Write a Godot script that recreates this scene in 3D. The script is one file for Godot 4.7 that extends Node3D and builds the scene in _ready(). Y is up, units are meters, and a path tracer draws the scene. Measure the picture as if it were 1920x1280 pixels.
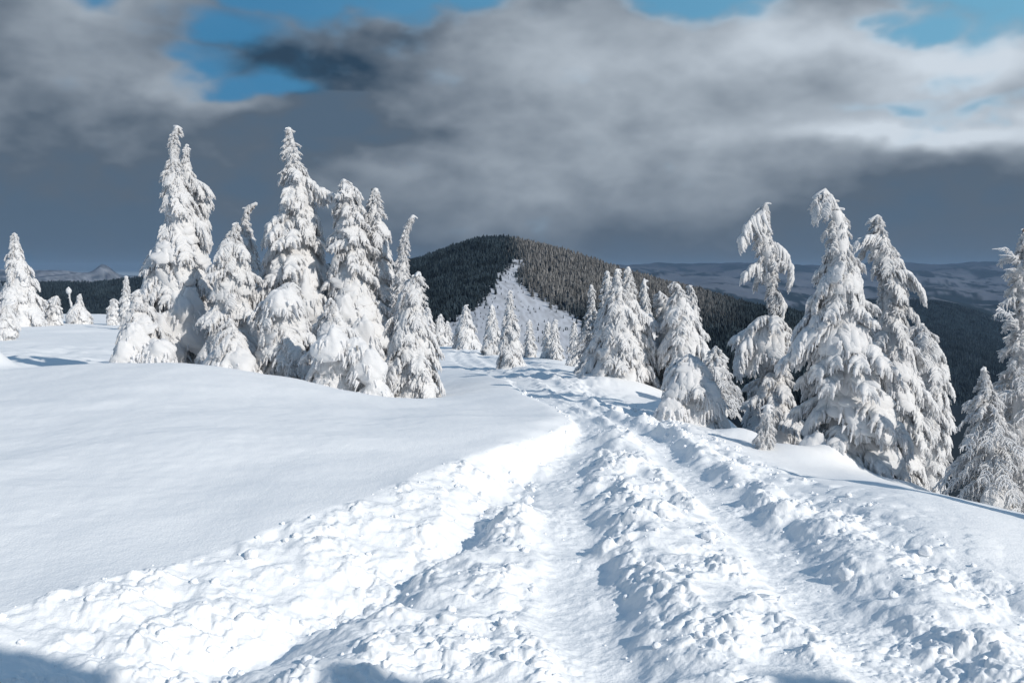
extends Node3D
# A groomed winter track between snow-laden spruces, a wooded hill and a valley with cloud shade painted into its fields beyond.

const F := 1869.0          # lens, in pixels of the 1920 px wide photograph
const PITCH := 0.06944     # the camera looks 4 degrees down
const EYE := 1.7

var fine := FastNoiseLite.new()
var broad := FastNoiseLite.new()
var cells := FastNoiseLite.new()
var cells_small := FastNoiseLite.new()
var cells_tiny := FastNoiseLite.new()
var rng := RandomNumberGenerator.new()

# ------------------------------------------------------------------ measuring

func rise(v: float) -> float:      # metres up per metre ahead, for a row of the photograph
	var dy := (640.0 - v) / F
	return (dy * cos(PITCH) - sin(PITCH)) / (cos(PITCH) + dy * sin(PITCH))

func side(u: float, v: float) -> float:
	var dy := (640.0 - v) / F
	return (u - 960.0) / F / (cos(PITCH) + dy * sin(PITCH))

func spot(u: float, v: float, d: float) -> Vector3:
	return Vector3(side(u, v) * d, EYE + rise(v) * d, -d)

func row_of(y: float, d: float) -> float:    # the row at which height y at distance d is seen
	var k := (y - EYE) / d
	var dy := (k * cos(PITCH) + sin(PITCH)) / (cos(PITCH) - k * sin(PITCH))
	return 640.0 - dy * F

# ------------------------------------------------------------------ shapes

class Shape:
	var v := PackedVector3Array()
	var c := PackedColorArray()
	var i := PackedInt32Array()
	var noise: FastNoiseLite

	func tube(p: PackedVector3Array, r: PackedFloat32Array, sides: int, col: Color, bump := 0.25, freq := 9.0) -> void:
		var first := v.size()
		var n := p.size()
		var ref := Vector3(0.31, 0.2, 0.93).normalized()
		for k in n:
			var t := (p[mini(k + 1, n - 1)] - p[maxi(k - 1, 0)]).normalized()
			if absf(t.dot(ref)) > 0.97:
				ref = Vector3(0.9, 0.3, -0.3).normalized()
			var a := (ref - t * ref.dot(t)).normalized()
			var b := t.cross(a)
			for s in sides:
				var th := TAU * s / sides
				var dir := a * cos(th) + b * sin(th)
				var q := p[k] + dir * r[k]
				v.append(p[k] + dir * r[k] * (1.0 + bump * noise.get_noise_3d(q.x * freq, q.y * freq, q.z * freq) * 2.0))
				c.append(col)
		var tip := (p[n - 1] - p[n - 2]).normalized()
		v.append(p[n - 1] + tip * r[n - 1] * 0.8)
		c.append(col)
		for k in n - 1:
			for s in sides:
				var p0 := first + k * sides + s
				var p1 := first + k * sides + (s + 1) % sides
				i.append_array([p0, p0 + sides, p1, p1, p0 + sides, p1 + sides])
		for s in sides:
			i.append_array([first + (n - 1) * sides + s, v.size() - 1, first + (n - 1) * sides + (s + 1) % sides])

	func blob(at: Vector3, b: Basis, around: int, down: int, col: Color, bump := 0.2, freq := 4.0) -> void:
		var first := v.size()
		for k in down + 1:
			var al := PI * k / down
			for s in around:
				var th := TAU * s / around
				var dir := Vector3(sin(al) * cos(th), cos(al), sin(al) * sin(th))
				var q := at + b * dir
				v.append(at + b * (dir * (1.0 + bump * 2.0 * (noise.get_noise_3d(q.x * freq, q.y * freq, q.z * freq) + 0.45 * noise.get_noise_3d(q.z * freq * 2.7, q.x * freq * 2.7, q.y * freq * 2.7)))))
				c.append(col)
		for k in down:
			for s in around:
				var p0 := first + k * around + s
				var p1 := first + k * around + (s + 1) % around
				i.append_array([p0, p0 + around, p1, p1, p0 + around, p1 + around])

	func drape(at: Vector3, half: Vector3, around: int, down: int, col: Color) -> void:   # snow packed over boughs: lumpy, wider below
		var first := v.size()
		for k in down + 1:
			var al := PI * k / down
			for s in around:
				var th := TAU * s / around
				var dir := Vector3(sin(al) * cos(th), cos(al), sin(al) * sin(th))
				var wide := 0.95 - 0.40 * dir.y
				var q := at + half * dir
				var n := noise.get_noise_3d(q.x * 4.0, q.y * 3.0, q.z * 4.0) + 0.5 * noise.get_noise_3d(q.z * 9.0, q.x * 9.0, q.y * 9.0) + 0.22 * noise.get_noise_3d(q.x * 24.0, q.y * 20.0, q.z * 24.0)
				v.append(at + half * Vector3(dir.x * wide, dir.y, dir.z * wide) * (1.0 + 0.5 * n))
				c.append(col)
		for k in down:
			for s in around:
				var p0 := first + k * around + s
				var p1 := first + k * around + (s + 1) % around
				i.append_array([p0, p0 + around, p1, p1, p0 + around, p1 + around])

	func mesh(m: Material) -> ArrayMesh:
		var n := PackedVector3Array()
		n.resize(v.size())
		for k in range(0, i.size(), 3):
			var f := (v[i[k + 2]] - v[i[k]]).cross(v[i[k + 1]] - v[i[k]])
			n[i[k]] += f
			n[i[k + 1]] += f
			n[i[k + 2]] += f
		for k in n.size():
			n[k] = n[k].normalized() if n[k].length_squared() > 1e-20 else Vector3.UP
		return Shape.pack(v, n, c, i, m)

	static func pack(pv: PackedVector3Array, pn: PackedVector3Array, pc: PackedColorArray, pi: PackedInt32Array, m: Material) -> ArrayMesh:
		var arr := []
		arr.resize(Mesh.ARRAY_MAX)
		arr[Mesh.ARRAY_VERTEX] = pv
		arr[Mesh.ARRAY_NORMAL] = pn
		arr[Mesh.ARRAY_COLOR] = pc
		arr[Mesh.ARRAY_INDEX] = pi
		var am := ArrayMesh.new()
		am.add_surface_from_arrays(Mesh.PRIMITIVE_TRIANGLES, arr)
		am.surface_set_material(0, m)
		return am

func shape() -> Shape:
	var s := Shape.new()
	s.noise = fine
	return s

func solid(called: String, m: Mesh, parent: Node = self) -> MeshInstance3D:
	var o := MeshInstance3D.new()
	o.name = called
	o.mesh = m
	parent.add_child(o, true)
	return o

var taken := {}
func numbered(called: String) -> String:
	var n: int = taken.get(called, 0)
	taken[called] = n + 1
	return called if n == 0 else "%s_%03d" % [called, n]

func tag(o: Node, label: String, category: String, group := "", kind := "") -> void:
	if label: o.set_meta("label", label)
	if category: o.set_meta("category", category)
	if group: o.set_meta("group", group)
	if kind: o.set_meta("kind", kind)

# ------------------------------------------------------------------ materials

var snow: StandardMaterial3D
var rime: StandardMaterial3D
var land: StandardMaterial3D
var wood: StandardMaterial3D

func grain(seed_: int, freq: float, size: int, kind := FastNoiseLite.TYPE_SIMPLEX_SMOOTH) -> NoiseTexture2D:
	var n := FastNoiseLite.new()
	n.seed = seed_
	n.noise_type = kind
	n.frequency = freq
	n.fractal_octaves = 4
	var t := NoiseTexture2D.new()
	t.noise = n
	t.width = size
	t.height = size
	t.seamless = true
	return t

func make_materials() -> void:
	snow = StandardMaterial3D.new()
	snow.resource_name = "snow"
	snow.albedo_color = Color.WHITE
	snow.vertex_color_use_as_albedo = true
	snow.roughness = 0.75
	snow.metallic_specular = 0.25
	snow.uv1_triplanar = true
	snow.uv1_world_triplanar = true
	snow.uv1_scale = Vector3.ONE * 0.9
	snow.heightmap_enabled = true
	snow.heightmap_texture = grain(5, 0.05, 1024)
	snow.heightmap_scale = 0.28
	rime = StandardMaterial3D.new()
	rime.resource_name = "rime"
	rime.albedo_color = Color.WHITE
	rime.vertex_color_use_as_albedo = true
	rime.roughness = 0.8
	rime.metallic_specular = 0.2
	rime.uv1_triplanar = true
	rime.uv1_scale = Vector3.ONE * 2.0
	rime.heightmap_enabled = true
	rime.heightmap_texture = grain(9, 0.04, 512)
	rime.heightmap_scale = 0.6
	rime.backlight_enabled = true
	rime.backlight = Color(0.85, 0.85, 0.85)
	land = StandardMaterial3D.new()
	land.resource_name = "woods_and_fields"
	land.albedo_color = Color.WHITE
	land.vertex_color_use_as_albedo = true
	land.roughness = 1.0
	land.metallic_specular = 0.1
	wood = StandardMaterial3D.new()
	wood.resource_name = "bark"
	wood.albedo_color = Color.WHITE
	wood.vertex_color_use_as_albedo = true
	wood.roughness = 0.95

# ------------------------------------------------------------------ sky

func bump2(x: float, y: float, cx: float, cy: float, sx: float, sy: float) -> float:
	var a := (x - cx) / sx
	var b := (y - cy) / sy
	return exp(-a * a - b * b)

var sky_light := []
var sky_hole := []
var sky_noise := FastNoiseLite.new()

func sky_color(az: float, el: float) -> Color:
	var ax := az / 57.29578
	var e := maxf(el, 0.0)
	# the noise lives on the sphere, so it closes behind the viewer
	var d := Vector3(sin(ax) * cos(e / 57.29578), sin(e / 57.29578) * 1.9, -cos(ax) * cos(e / 57.29578)) * 100.0
	var n1 := sky_noise.get_noise_3dv(d)
	var n2 := sky_noise.get_noise_3d(d.x + 300.0, d.y * 1.2, d.z)
	var n3 := sky_noise.get_noise_3dv(d * 3.0)
	var n4 := sky_noise.get_noise_3d(d.x * 2.2 + 90.0, d.y * 2.2, d.z * 2.2 - 50.0)
	var puff := 0.5 - 1.6 * absf(n4)                # billows: round tops, creases between
	var wx := az + 2.6 * n1 + 1.3 * n4 + 0.8 * n3
	var wy := e + 1.3 * n2 + 0.7 * n4 + 0.5 * n3
	var light := 0.02 + 0.20 * smoothstep(-1.0, 11.5, wy) + 0.10 * smoothstep(4.0, 28.0, az) * smoothstep(1.5, 9.0, wy)
	var n5 := sky_noise.get_noise_3dv(d * 7.0)
	light += (0.07 * n1 + 0.12 * n3 + 0.06 * n5 + 0.16 * puff) * (0.4 + 0.6 * smoothstep(0.5, 6.0, e))
	for b in sky_light:
		light += b[4] * bump2(wx, wy, b[0], b[1], b[2], b[3])
	var open := smoothstep(16.0, 26.0, e + 9.0 * n2 + 5.0 * n1) * clampf(0.62 + 0.5 * n3, 0.0, 1.0)
	var near: float = 1.0 - smoothstep(26.0, 40.0, absf(az))
	var cut := 0.0
	for b in sky_hole:
		cut = maxf(cut, b[4] * bump2(wx, wy, b[0], b[1], b[2], b[3]))
	open = maxf(open * (1.0 - 0.5 * near * (1.0 - smoothstep(16.0, 22.0, e))), smoothstep(0.15, 0.95, cut + 0.34 * n3 + 0.14 * n5 + 0.20 * n4 - 0.10 * puff))
	# where a cloud thins towards a gap, the sun shines through its edge
	light += 0.16 * smoothstep(0.0, 0.3, open) * (1.0 - smoothstep(0.3, 0.8, open)) * smoothstep(-20.0, 10.0, az)
	light = clampf(light, 0.0, 1.2)
	var cloud := Color(0.026, 0.054, 0.092).lerp(Color(0.475, 0.535, 0.60), light)
	var rightness := clampf((az + 14.0) / 42.0, 0.0, 1.0)
	if absf(az) > 60.0:
		rightness = lerpf(rightness, 0.5, clampf((absf(az) - 60.0) / 60.0, 0.0, 1.0))
	var blue := Color(0.050, 0.20, 0.375).lerp(Color(0.15, 0.38, 0.55), rightness)
	blue = blue.lerp(Color(0.11, 0.24, 0.46), smoothstep(20.0, 60.0, e))
	return cloud.lerp(blue, clampf(open, 0.0, 1.0) * 0.95)

func px(list: Array) -> Array:     # cloud places read off as pixels become degrees of azimuth and elevation
	var out := []
	for b in list:
		out.append([rad_to_deg(atan((b[0] - 960.0) / F)), (510.0 - b[1]) / 32.6, b[2] / 32.6, b[3] / 32.6, b[4]])
	return out

func make_sky() -> ImageTexture:
	sky_noise.seed = 21
	sky_noise.frequency = 0.035
	sky_noise.fractal_octaves = 5
	sky_noise.fractal_gain = 0.48
	sky_light = px([
		[1010, 90, 190, 60, 0.30], [1110, 160, 200, 70, 0.28], [1500, 110, 200, 52, 0.62], [1790, 165, 170, 54, 0.95], [1300, 120, 160, 50, 0.20],
		[1560, 235, 260, 40, 0.20], [1800, 262, 280, 25, 0.9], [1560, 262, 200, 18, 0.20], [1330, 210, 220, 60, 0.22], [1080, 290, 220, 70, 0.10],
		[330, 175, 110, 32, 0.34], [450, 212, 120, 26, 0.28], [240, 60, 110, 60, 0.20], [60, 60, 170, 80, 0.16],
		[590, 160, 160, 75, -0.28], [640, 260, 170, 70, -0.22], [490, 330, 50, 30, -0.08], [720, 300, 80, 22, 0.16],
		[700, 345, 100, 22, 0.08], [1750, 370, 240, 50, -0.14], [1500, 420, 200, 40, -0.05], [1250, 350, 240, 50, 0.07],
		[100, 420, 300, 90, -0.05], [1340, 30, 60, 40, 0.20], [1400, 60, 60, 50, 0.25], [900, 350, 190, 80, 0.09], [1000, 430, 340, 50, 0.08], [1180, 310, 320, 80, 0.13], [1450, 330, 200, 50, 0.08], [850, 240, 120, 60, 0.08], [1150, 400, 420, 100, 0.13], [760, 400, 150, 90, 0.06], [720, 310, 110, 26, 0.12], [1500, 300, 120, 24, 0.08]])
	sky_hole = px([
		[430, 95, 130, 46, 1.0], [370, 150, 100, 34, 0.9], [490, 178, 110, 24, 1.1], [600, -6, 320, 62, 2.2], [850, -6, 160, 48, 1.9],
		[1285, 16, 115, 72, 1.3], [1330, 60, 80, 30, 0.9], [1850, 40, 170, 84, 1.3], [1740, 95, 110, 30, 1.0], [1630, 84, 90, 20, 0.7],
		[1765, 188, 80, 24, 0.62], [1880, 226, 90, 16, 0.66], [1690, 215, 120, 14, 0.5], [190, -10, 150, 26, 0.8]])
	var small := Image.create_empty(512, 256, false, Image.FORMAT_RGBAF)
	for y in 256:
		var el := 90.0 - (y + 0.5) / 256.0 * 180.0
		if el < -3.0:
			break
		for x in 512:
			small.set_pixel(x, y, sky_color(wrapf((x + 0.5) / 512.0 * 360.0, -180.0, 180.0), el))      # straight ahead is the picture's edge
	small.fill_rect(Rect2i(0, 130, 512, 126), Color(0.2, 0.24, 0.3))
	small.resize(4096, 2048, Image.INTERPOLATE_CUBIC)
	var w := 800
	var h := 260
	var y0 := 1024 - h
	var patch := Image.create_empty(w, h, false, Image.FORMAT_RGBAF)
	for y in h:
		for x in w:
			patch.set_pixel(x, y, sky_color((x - w / 2 + 0.5) / 4096.0 * 360.0, 90.0 - (y0 + y + 0.5) / 2048.0 * 180.0))
	small.blit_rect(patch, Rect2i(w / 2, 0, w / 2, h), Vector2i(0, y0))
	small.blit_rect(patch, Rect2i(0, 0, w / 2, h), Vector2i(4096 - w / 2, y0))
	return ImageTexture.create_from_image(small)

# ------------------------------------------------------------------ the lie of the land

class Lanes:                       # heights along rays that fan out from the viewpoint, joined smoothly
	var t := PackedFloat32Array()
	var d := []
	var y := []
	var row := PackedFloat32Array()
	var slope := PackedFloat32Array()

	static func pchip(xs: PackedFloat32Array, ys: PackedFloat32Array, x: float) -> float:
		var n := xs.size()
		if x <= xs[0]: return ys[0]
		if x >= xs[n - 1]: return ys[n - 1]
		var k := 0
		while xs[k + 1] < x: k += 1
		var h := xs[k + 1] - xs[k]
		var s := (ys[k + 1] - ys[k]) / h
		var m0 := s
		var m1 := s
		if k > 0:
			var sp := (ys[k] - ys[k - 1]) / (xs[k] - xs[k - 1])
			m0 = 2.0 * sp * s / (sp + s) if sp * s > 0.0 else 0.0
		if k < n - 2:
			var sn := (ys[k + 2] - ys[k + 1]) / (xs[k + 2] - xs[k + 1])
			m1 = 2.0 * sn * s / (sn + s) if sn * s > 0.0 else 0.0
		var q := (x - xs[k]) / h
		var q2 := q * q
		var q3 := q2 * q
		return (2 * q3 - 3 * q2 + 1) * ys[k] + (q3 - 2 * q2 + q) * h * m0 + (-2 * q3 + 3 * q2) * ys[k + 1] + (q3 - q2) * h * m1

	func begin_row(dist: float) -> void:
		row.resize(t.size())
		slope.resize(t.size())
		for k in t.size():
			row[k] = pchip(d[k], y[k], dist)
		for k in t.size():
			var a := maxi(k - 1, 0)
			var b := mini(k + 1, t.size() - 1)
			slope[k] = (row[b] - row[a]) / (t[b] - t[a])

	func at(x: float) -> float:
		var n := t.size()
		if x <= t[0]: return row[0]
		if x >= t[n - 1]: return row[n - 1]
		var k := 0
		while t[k + 1] < x: k += 1
		var h := t[k + 1] - t[k]
		var q := (x - t[k]) / h
		var q2 := q * q
		var q3 := q2 * q
		return (2 * q3 - 3 * q2 + 1) * row[k] + (q3 - 2 * q2 + q) * h * slope[k] + (-2 * q3 + 3 * q2) * row[k + 1] + (q3 - q2) * h * slope[k + 1]

func lanes(list: Array) -> Lanes:   # [u, [distance, row, distance, row, ...]]; a row of 5000 and more is a depth below the eye
	var l := Lanes.new()
	for a in list:
		l.t.append((a[0] - 960.0) / F)
		var dd := PackedFloat32Array()
		var yy := PackedFloat32Array()
		for k in range(0, a[1].size(), 2):
			dd.append(a[1][k])
			yy.append(EYE + rise(a[1][k + 1]) * a[1][k] if a[1][k + 1] < 5000 else EYE - (a[1][k + 1] - 5000))
		l.d.append(dd)
		l.y.append(yy)
	return l

var near_land: Lanes
var far_land: Lanes

# the track: for some distances, where its edge, ruts and ridges run (metres to the side)
#  distance, bank edge, left rut, left ridge, main rut, middle ridge, right rut, berm, far outside of the berm
var track := [
	[2.0, -3.7, -2.3, -1.2, 0.35, 0.9, 1.60, 2.30, 2.85], [4.6, -2.62, -1.34, -0.62, 0.38, 0.92, 1.62, 2.18, 2.65], [5.5, -1.93, -0.78, -0.3, 0.36, 0.94, 1.64, 2.12, 2.5],
	[6.5, -1.2, -0.3, 0.03, 0.36, 0.95, 1.62, 2.02, 2.4], [8.1, -0.5, 0.05, 0.24, 0.44, 1.0, 1.56, 1.92, 2.25], [9.9, 0.36, 0.5, 0.6, 0.76, 1.14, 1.5, 1.82, 2.1],
	[11.2, 0.66, 0.75, 0.82, 0.92, 1.15, 1.36, 1.62, 1.9], [13.8, 0.2, 0.32, 0.4, 0.52, 0.72, 0.92, 1.16, 1.5], [20.0, -0.45, -0.3, -0.22, -0.05, 0.15, 0.4, 0.7, 1.1], [32.0, -2.2, -1.9, -1.8, -1.5, -1.25, -1.0, -0.6, 0.0]]
var lane_x := PackedFloat32Array()

func track_row(d: float) -> void:
	lane_x.resize(8)
	var k := 0
	while k < track.size() - 2 and track[k + 1][0] < d: k += 1
	var q := clampf((d - track[k][0]) / (track[k + 1][0] - track[k][0]), 0.0, 1.0)
	for j in 8:
		var p0: float = track[maxi(k - 1, 0)][j + 1]
		var p1: float = track[k][j + 1]
		var p2: float = track[k + 1][j + 1]
		var p3: float = track[mini(k + 2, track.size() - 1)][j + 1]
		lane_x[j] = cubic_interpolate(p1, p2, p0, p3, q)

func lump(n: FastNoiseLite, x: float, z: float) -> float:   # rounded clods: 0 in the gaps, 1 at their tops
	var c := n.get_noise_2d(x, z) + 1.0                       # 0 at a clod's centre
	var t := maxf(0.0, 1.0 - c * c * 1.7)
	return t * t * (3.0 - 2.0 * t)

var drifts := []   # [x, distance, width, depth, height]

func drift_height(x: float, d: float) -> float:
	var h := 0.0
	for b in drifts:
		var a: float = (x - b[0]) / b[2]
		var c: float = (d - b[1]) / b[3]
		var q := a * a + c * c
		if q < 6.0:
			h += b[4] * exp(-q)
	return h

func snow_height(x: float, d: float, detail: bool) -> float:     # near_land.begin_row(d) and track_row(d) come first
	var reach := maxf(d, 3.6)
	var y := near_land.at(x / reach) + drift_height(x, d)
	if d < 40.0:
		y += 0.05 * broad.get_noise_2d(x * 2.2, d * 2.2) + 0.008 * broad.get_noise_2d(x * 9.0, d * 9.0)
	else:
		y += 0.12 * broad.get_noise_2d(x, d)
	if d > 19.0 and d < 33.0 and x < -2.5:            # old tracks across the plateau
		y += 0.10 * smoothstep(19.0, 22.0, d) * (1.0 - smoothstep(27.0, 33.0, d)) * smoothstep(2.5, 5.0, -x) * (fine.get_noise_2d(x * 1.6, d * 2.2) + 0.7 * fine.get_noise_2d(x * 0.5, d * 5.0))
	if not detail or x < lane_x[0] - 1.2 or x > lane_x[7] + 2.5 or d > 40.0:
		if x < lane_x[0]:
			y += 0.14 * (1.0 - smoothstep(9.0, 12.5, d) * 0.45) * (1.0 - smoothstep(14.0, 30.0, d))
		if detail and d < 60.0:
			y += 0.0035 * fine.get_noise_2d(x * 14.0, d * 14.0)
		return y
	var fade := 1.0 - smoothstep(14.0, 34.0, d) * 0.55
	var s := 1.0 - smoothstep(9.0, 12.5, d) * 0.45                  # everything is narrower past the bend
	var sa := s * (1.0 - 0.55 * smoothstep(11.0, 17.0, d))
	var wob := 0.10 * broad.get_noise_2d(x * 6.0, d * 6.0) + 0.05 * fine.get_noise_2d(x * 5.0, d * 5.0)
	var xx := x + wob * s
	var bank := 1.0 - smoothstep(lane_x[0], lane_x[0] + maxf((lane_x[1] - lane_x[0]) * 0.95, 0.12), xx)
	y += 0.14 * bank * s * (1.0 - smoothstep(14.0, 30.0, d))
	var a := (xx - lane_x[1]) / (0.24 * s)
	var cut := exp(-a * a)
	y -= 0.13 * cut * sa
	a = (xx - lane_x[2]) / (0.30 * s)
	var ridge := exp(-a * a)
	y += 0.075 * ridge * sa * (0.6 + 0.8 * broad.get_noise_2d(x * 3.0 + 40.0, d * 3.0))
	a = (xx - lane_x[3]) / (0.22 * s)
	var rut := exp(-a * a * a * a)
	y -= 0.08 * rut * sa
	a = (xx - lane_x[4]) / (0.26 * s)
	y += 0.085 * exp(-a * a) * sa * (0.7 + 0.9 * broad.get_noise_2d(x * 3.0, d * 3.0 + 70.0))
	a = (xx - lane_x[5]) / (0.24 * s)
	var rut2 := exp(-a * a * a * a)
	y -= 0.10 * rut2 * sa
	a = (xx - lane_x[6]) / (0.20 * s)
	y += 0.08 * exp(-a * a) * sa * (0.8 + 0.7 * broad.get_noise_2d(x * 4.0, d * 4.0 + 20.0))
	a = (xx - lane_x[7]) / (0.18 * s)
	y -= 0.05 * exp(-a * a) * s
	var rough := smoothstep(lane_x[0] - 0.03, lane_x[0] + 0.12, xx) * (1.0 - smoothstep(lane_x[7] - 0.15, lane_x[7] + 0.25, xx))
	var calm := clampf(1.0 - 0.75 * maxf(rut, rut2), 0.0, 1.0)
	var patch := clampf(0.75 + 0.9 * broad.get_noise_2d(x * 5.0 + 90.0, d * 5.0), 0.25, 1.3)
	var broken := clampf(0.55 + 1.9 * broad.get_noise_2d(x * 9.0 + 30.0, d * 7.0 - 60.0) + 0.5 * fine.get_noise_2d(x * 8.0, d * 8.0 + 20.0), 0.05, 1.5)   # crumbled here, packed smooth there
	var wx := x + 0.05 * fine.get_noise_2d(x * 16.0, d * 16.0)
	var wz := d + 0.05 * fine.get_noise_2d(x * 16.0 + 50.0, d * 16.0)
	var k := rough * fade
	if k > 0.01:
		y += k * (0.034 * calm * patch * (0.4 + 0.6 * broken) * lump(cells, wx, wz) + 0.022 * (0.15 + 0.85 * calm) * broken * lump(cells_small, wx, wz) + 0.012 * broken * (0.3 + 0.7 * calm) * lump(cells_tiny, wx, wz) - 0.03 * calm)
		y += k * (0.05 * calm * fine.get_noise_2d(x * 5.0, d * 5.0) + 0.007 * fine.get_noise_2d(x * 26.0, d * 26.0))
	# a few clods that rolled out of the berm
	var spill := smoothstep(lane_x[7] - 0.1, lane_x[7] + 0.1, xx) * (1.0 - smoothstep(lane_x[7] + 0.1, lane_x[7] + 0.9, xx)) * fade
	if spill > 0.01:
		y += spill * 0.05 * maxf(0.0, lump(cells, wx, wz) - 0.5 - 0.5 * fine.get_noise_2d(x * 3.0, d * 3.0))
	return y + 0.002 * fine.get_noise_2d(x * 40.0, d * 40.0)

func ground_at(x: float, d: float) -> float:
	near_land.begin_row(d)
	track_row(d)
	return snow_height(x, d, false)

func build_snow() -> void:
	near_land = lanes([
		[-1500, [3.0, 1350, 14.0, 5001.6, 30.0, 5002.6, 70.0, 5006.0, 110.0, 5012.0, 400.0, 5130.0]],
		[-300, [3.0, 5001.84, 5.0, 5001.74, 8.0, 5001.6, 14.0, 5001.5, 20.0, 5002.1, 32.0, 5002.3, 50.0, 606, 78.0, 588, 110.0, 5007.5, 200.0, 5045.0, 400.0, 5130.0]],
		[0, [3.0, 5001.84, 4.6, 5001.80, 8.0, 5001.62, 14.0, 709, 18.0, 5002.0, 32.0, 640, 52.0, 604, 76.0, 588, 110.0, 5008.0, 200.0, 5045.0, 400.0, 5130.0]],
		[200, [3.0, 5001.82, 5.0, 5001.78, 9.0, 5001.58, 14.3, 693, 18.5, 5002.05, 32.0, 642, 52.0, 607, 72.0, 589, 110.0, 5010.0, 200.0, 5050.0, 400.0, 5140.0]],
		[340, [3.0, 5001.8, 5.5, 5001.77, 9.0, 5001.58, 14.5, 690, 18.5, 5002.2, 32.0, 648, 52.0, 615, 75.0, 597, 110.0, 5012.0, 200.0, 5050.0, 400.0, 5140.0]],
		[520, [3.0, 5001.77, 6.0, 5001.75, 9.0, 5001.62, 14.0, 718, 17.5, 5002.4, 32.0, 665, 50.0, 635, 80.0, 5007.0, 110.0, 5014.0, 200.0, 5055.0, 400.0, 5140.0]],
		[700, [3.0, 5001.74, 7.0, 5001.73, 9.0, 5001.66, 13.3, 754, 16.0, 5002.3, 22.0, 5002.6, 36.0, 664, 55.0, 5005.0, 110.0, 5020.0, 200.0, 5060.0, 400.0, 5140.0]],
		[830, [3.0, 5001.7, 8.0, 5001.7, 10.0, 5001.66, 13.0, 764, 16.0, 5002.05, 24.0, 702, 38.0, 651, 55.0, 5005.5, 110.0, 5024.0, 200.0, 5070.0, 400.0, 5140.0]],
		[930, [3.0, 5001.7, 8.0, 5001.7, 10.0, 5001.68, 13.0, 762, 18.0, 718, 26.0, 688, 38.0, 655, 52.0, 5005.5, 110.0, 5030.0, 200.0, 5075.0, 400.0, 5150.0]],
		[1060, [3.0, 5001.7, 9.0, 5001.7, 11.0, 798, 14.0, 752, 19.0, 712, 26.0, 684, 34.0, 674, 48.0, 5006.0, 110.0, 5032.0, 200.0, 5080.0, 400.0, 5150.0]],
		[1200, [3.0, 5001.7, 8.0, 5001.7, 11.0, 805, 15.0, 762, 18.0, 744, 24.0, 730, 34.0, 5005.5, 60.0, 5018.0, 110.0, 5036.0, 200.0, 5080.0, 400.0, 5150.0]],
		[1350, [3.0, 5001.7, 7.0, 5001.68, 10.0, 838, 13.5, 800, 17.0, 784, 24.0, 5004.6, 34.0, 5009.0, 60.0, 5022.0, 110.0, 5040.0, 200.0, 5085.0, 400.0, 5150.0]],
		[1500, [3.0, 5001.7, 5.5, 5001.68, 8.0, 918, 10.5, 872, 13.0, 866, 17.0, 5003.9, 24.0, 5007.0, 34.0, 5012.0, 60.0, 5026.0, 110.0, 5045.0, 400.0, 5150.0]],
		[1700, [3.0, 5001.7, 5.0, 5001.66, 7.5, 5001.72, 9.6, 914, 12.0, 5002.5, 15.0, 5003.5, 20.0, 5005.6, 34.0, 5013.0, 60.0, 5028.0, 110.0, 5050.0, 400.0, 5160.0]],
		[1920, [3.0, 5001.72, 5.0, 5001.7, 7.0, 5001.8, 8.6, 958, 10.5, 5002.7, 14.0, 5003.9, 20.0, 5006.4, 34.0, 5014.0, 60.0, 5030.0, 110.0, 5054.0, 400.0, 5160.0]],
		[2600, [3.0, 5001.74, 5.0, 5001.9, 7.0, 5002.3, 8.6, 5002.8, 10.5, 5003.5, 14.0, 5005.0, 20.0, 5007.4, 34.0, 5015.0, 60.0, 5032.0, 110.0, 5056.0, 400.0, 5170.0]],
		[4500, [3.0, 5002.2, 7.0, 5004.0, 14.0, 5007.0, 34.0, 5018.0, 110.0, 5060.0, 400.0, 5180.0]]])
	drifts = [[-8.15, 15.2, 0.42, 0.6, 0.5], [2.55, 10.0, 0.0, 0.0, 0.0]]
	var e := spot(1495, 860, 11.0)
	drifts[1] = [e.x, 11.0, 0.42, 0.55, 0.22]
	for b in [[1560, 850, 11.3, 0.30, 0.4, 0.25], [300, 700, 17.2, 1.1, 0.8, 0.25], [440, 700, 16.2, 0.7, 0.5, 0.3], [1290, 800, 14.6, 0.6, 0.6, 0.28], [1400, 860, 11.6, 0.3, 0.3, 0.15], [1180, 750, 18.0, 1.0, 0.7, 0.3]]:
		e = spot(b[0], b[1], b[2])
		drifts.append([e.x, b[2], b[3], b[4], b[5]])
	var ds := PackedFloat32Array()
	for k in 22:
		ds.append(-40.0 + 42.4 * (1.0 - pow(1.0 - k / 22.0, 2.0)))
	var v := 1420.0
	while v > 800.0:
		ds.append(EYE / -rise(v))
		v -= 1.35
	var d := ds[ds.size() - 1]
	while d < 420.0:
		d *= 1.0085 if d < 45.0 else 1.03
		ds.append(d)
	var ts := PackedFloat32Array()
	for k in 22: ts.append(-3.2 + 2.6 * (1.0 - pow(1.0 - k / 22.0, 2.0)))
	for k in 800: ts.append(-0.6 + 1.2 * k / 799.0)
	for k in 22: ts.append(0.6 + 2.6 * pow((k + 1) / 22.0, 2.0))
	var w := ts.size()
	var pv := PackedVector3Array()
	var pc := PackedColorArray()
	var pn := PackedVector3Array()
	var pi := PackedInt32Array()
	pv.resize(w * ds.size())
	pc.resize(w * ds.size())
	pn.resize(w * ds.size())
	pi.resize((w - 1) * (ds.size() - 1) * 6)
	var white := Color(0.89, 0.895, 0.90)
	pc.fill(white)
	for r in ds.size():
		var dd := ds[r]
		near_land.begin_row(dd)
		track_row(dd)
		var reach := maxf(dd, 3.6)
		for c in w:
			var x := ts[c] * reach
			pv[r * w + c] = Vector3(x, snow_height(x, dd, dd > 1.0), -dd)
	var at := 0
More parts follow.
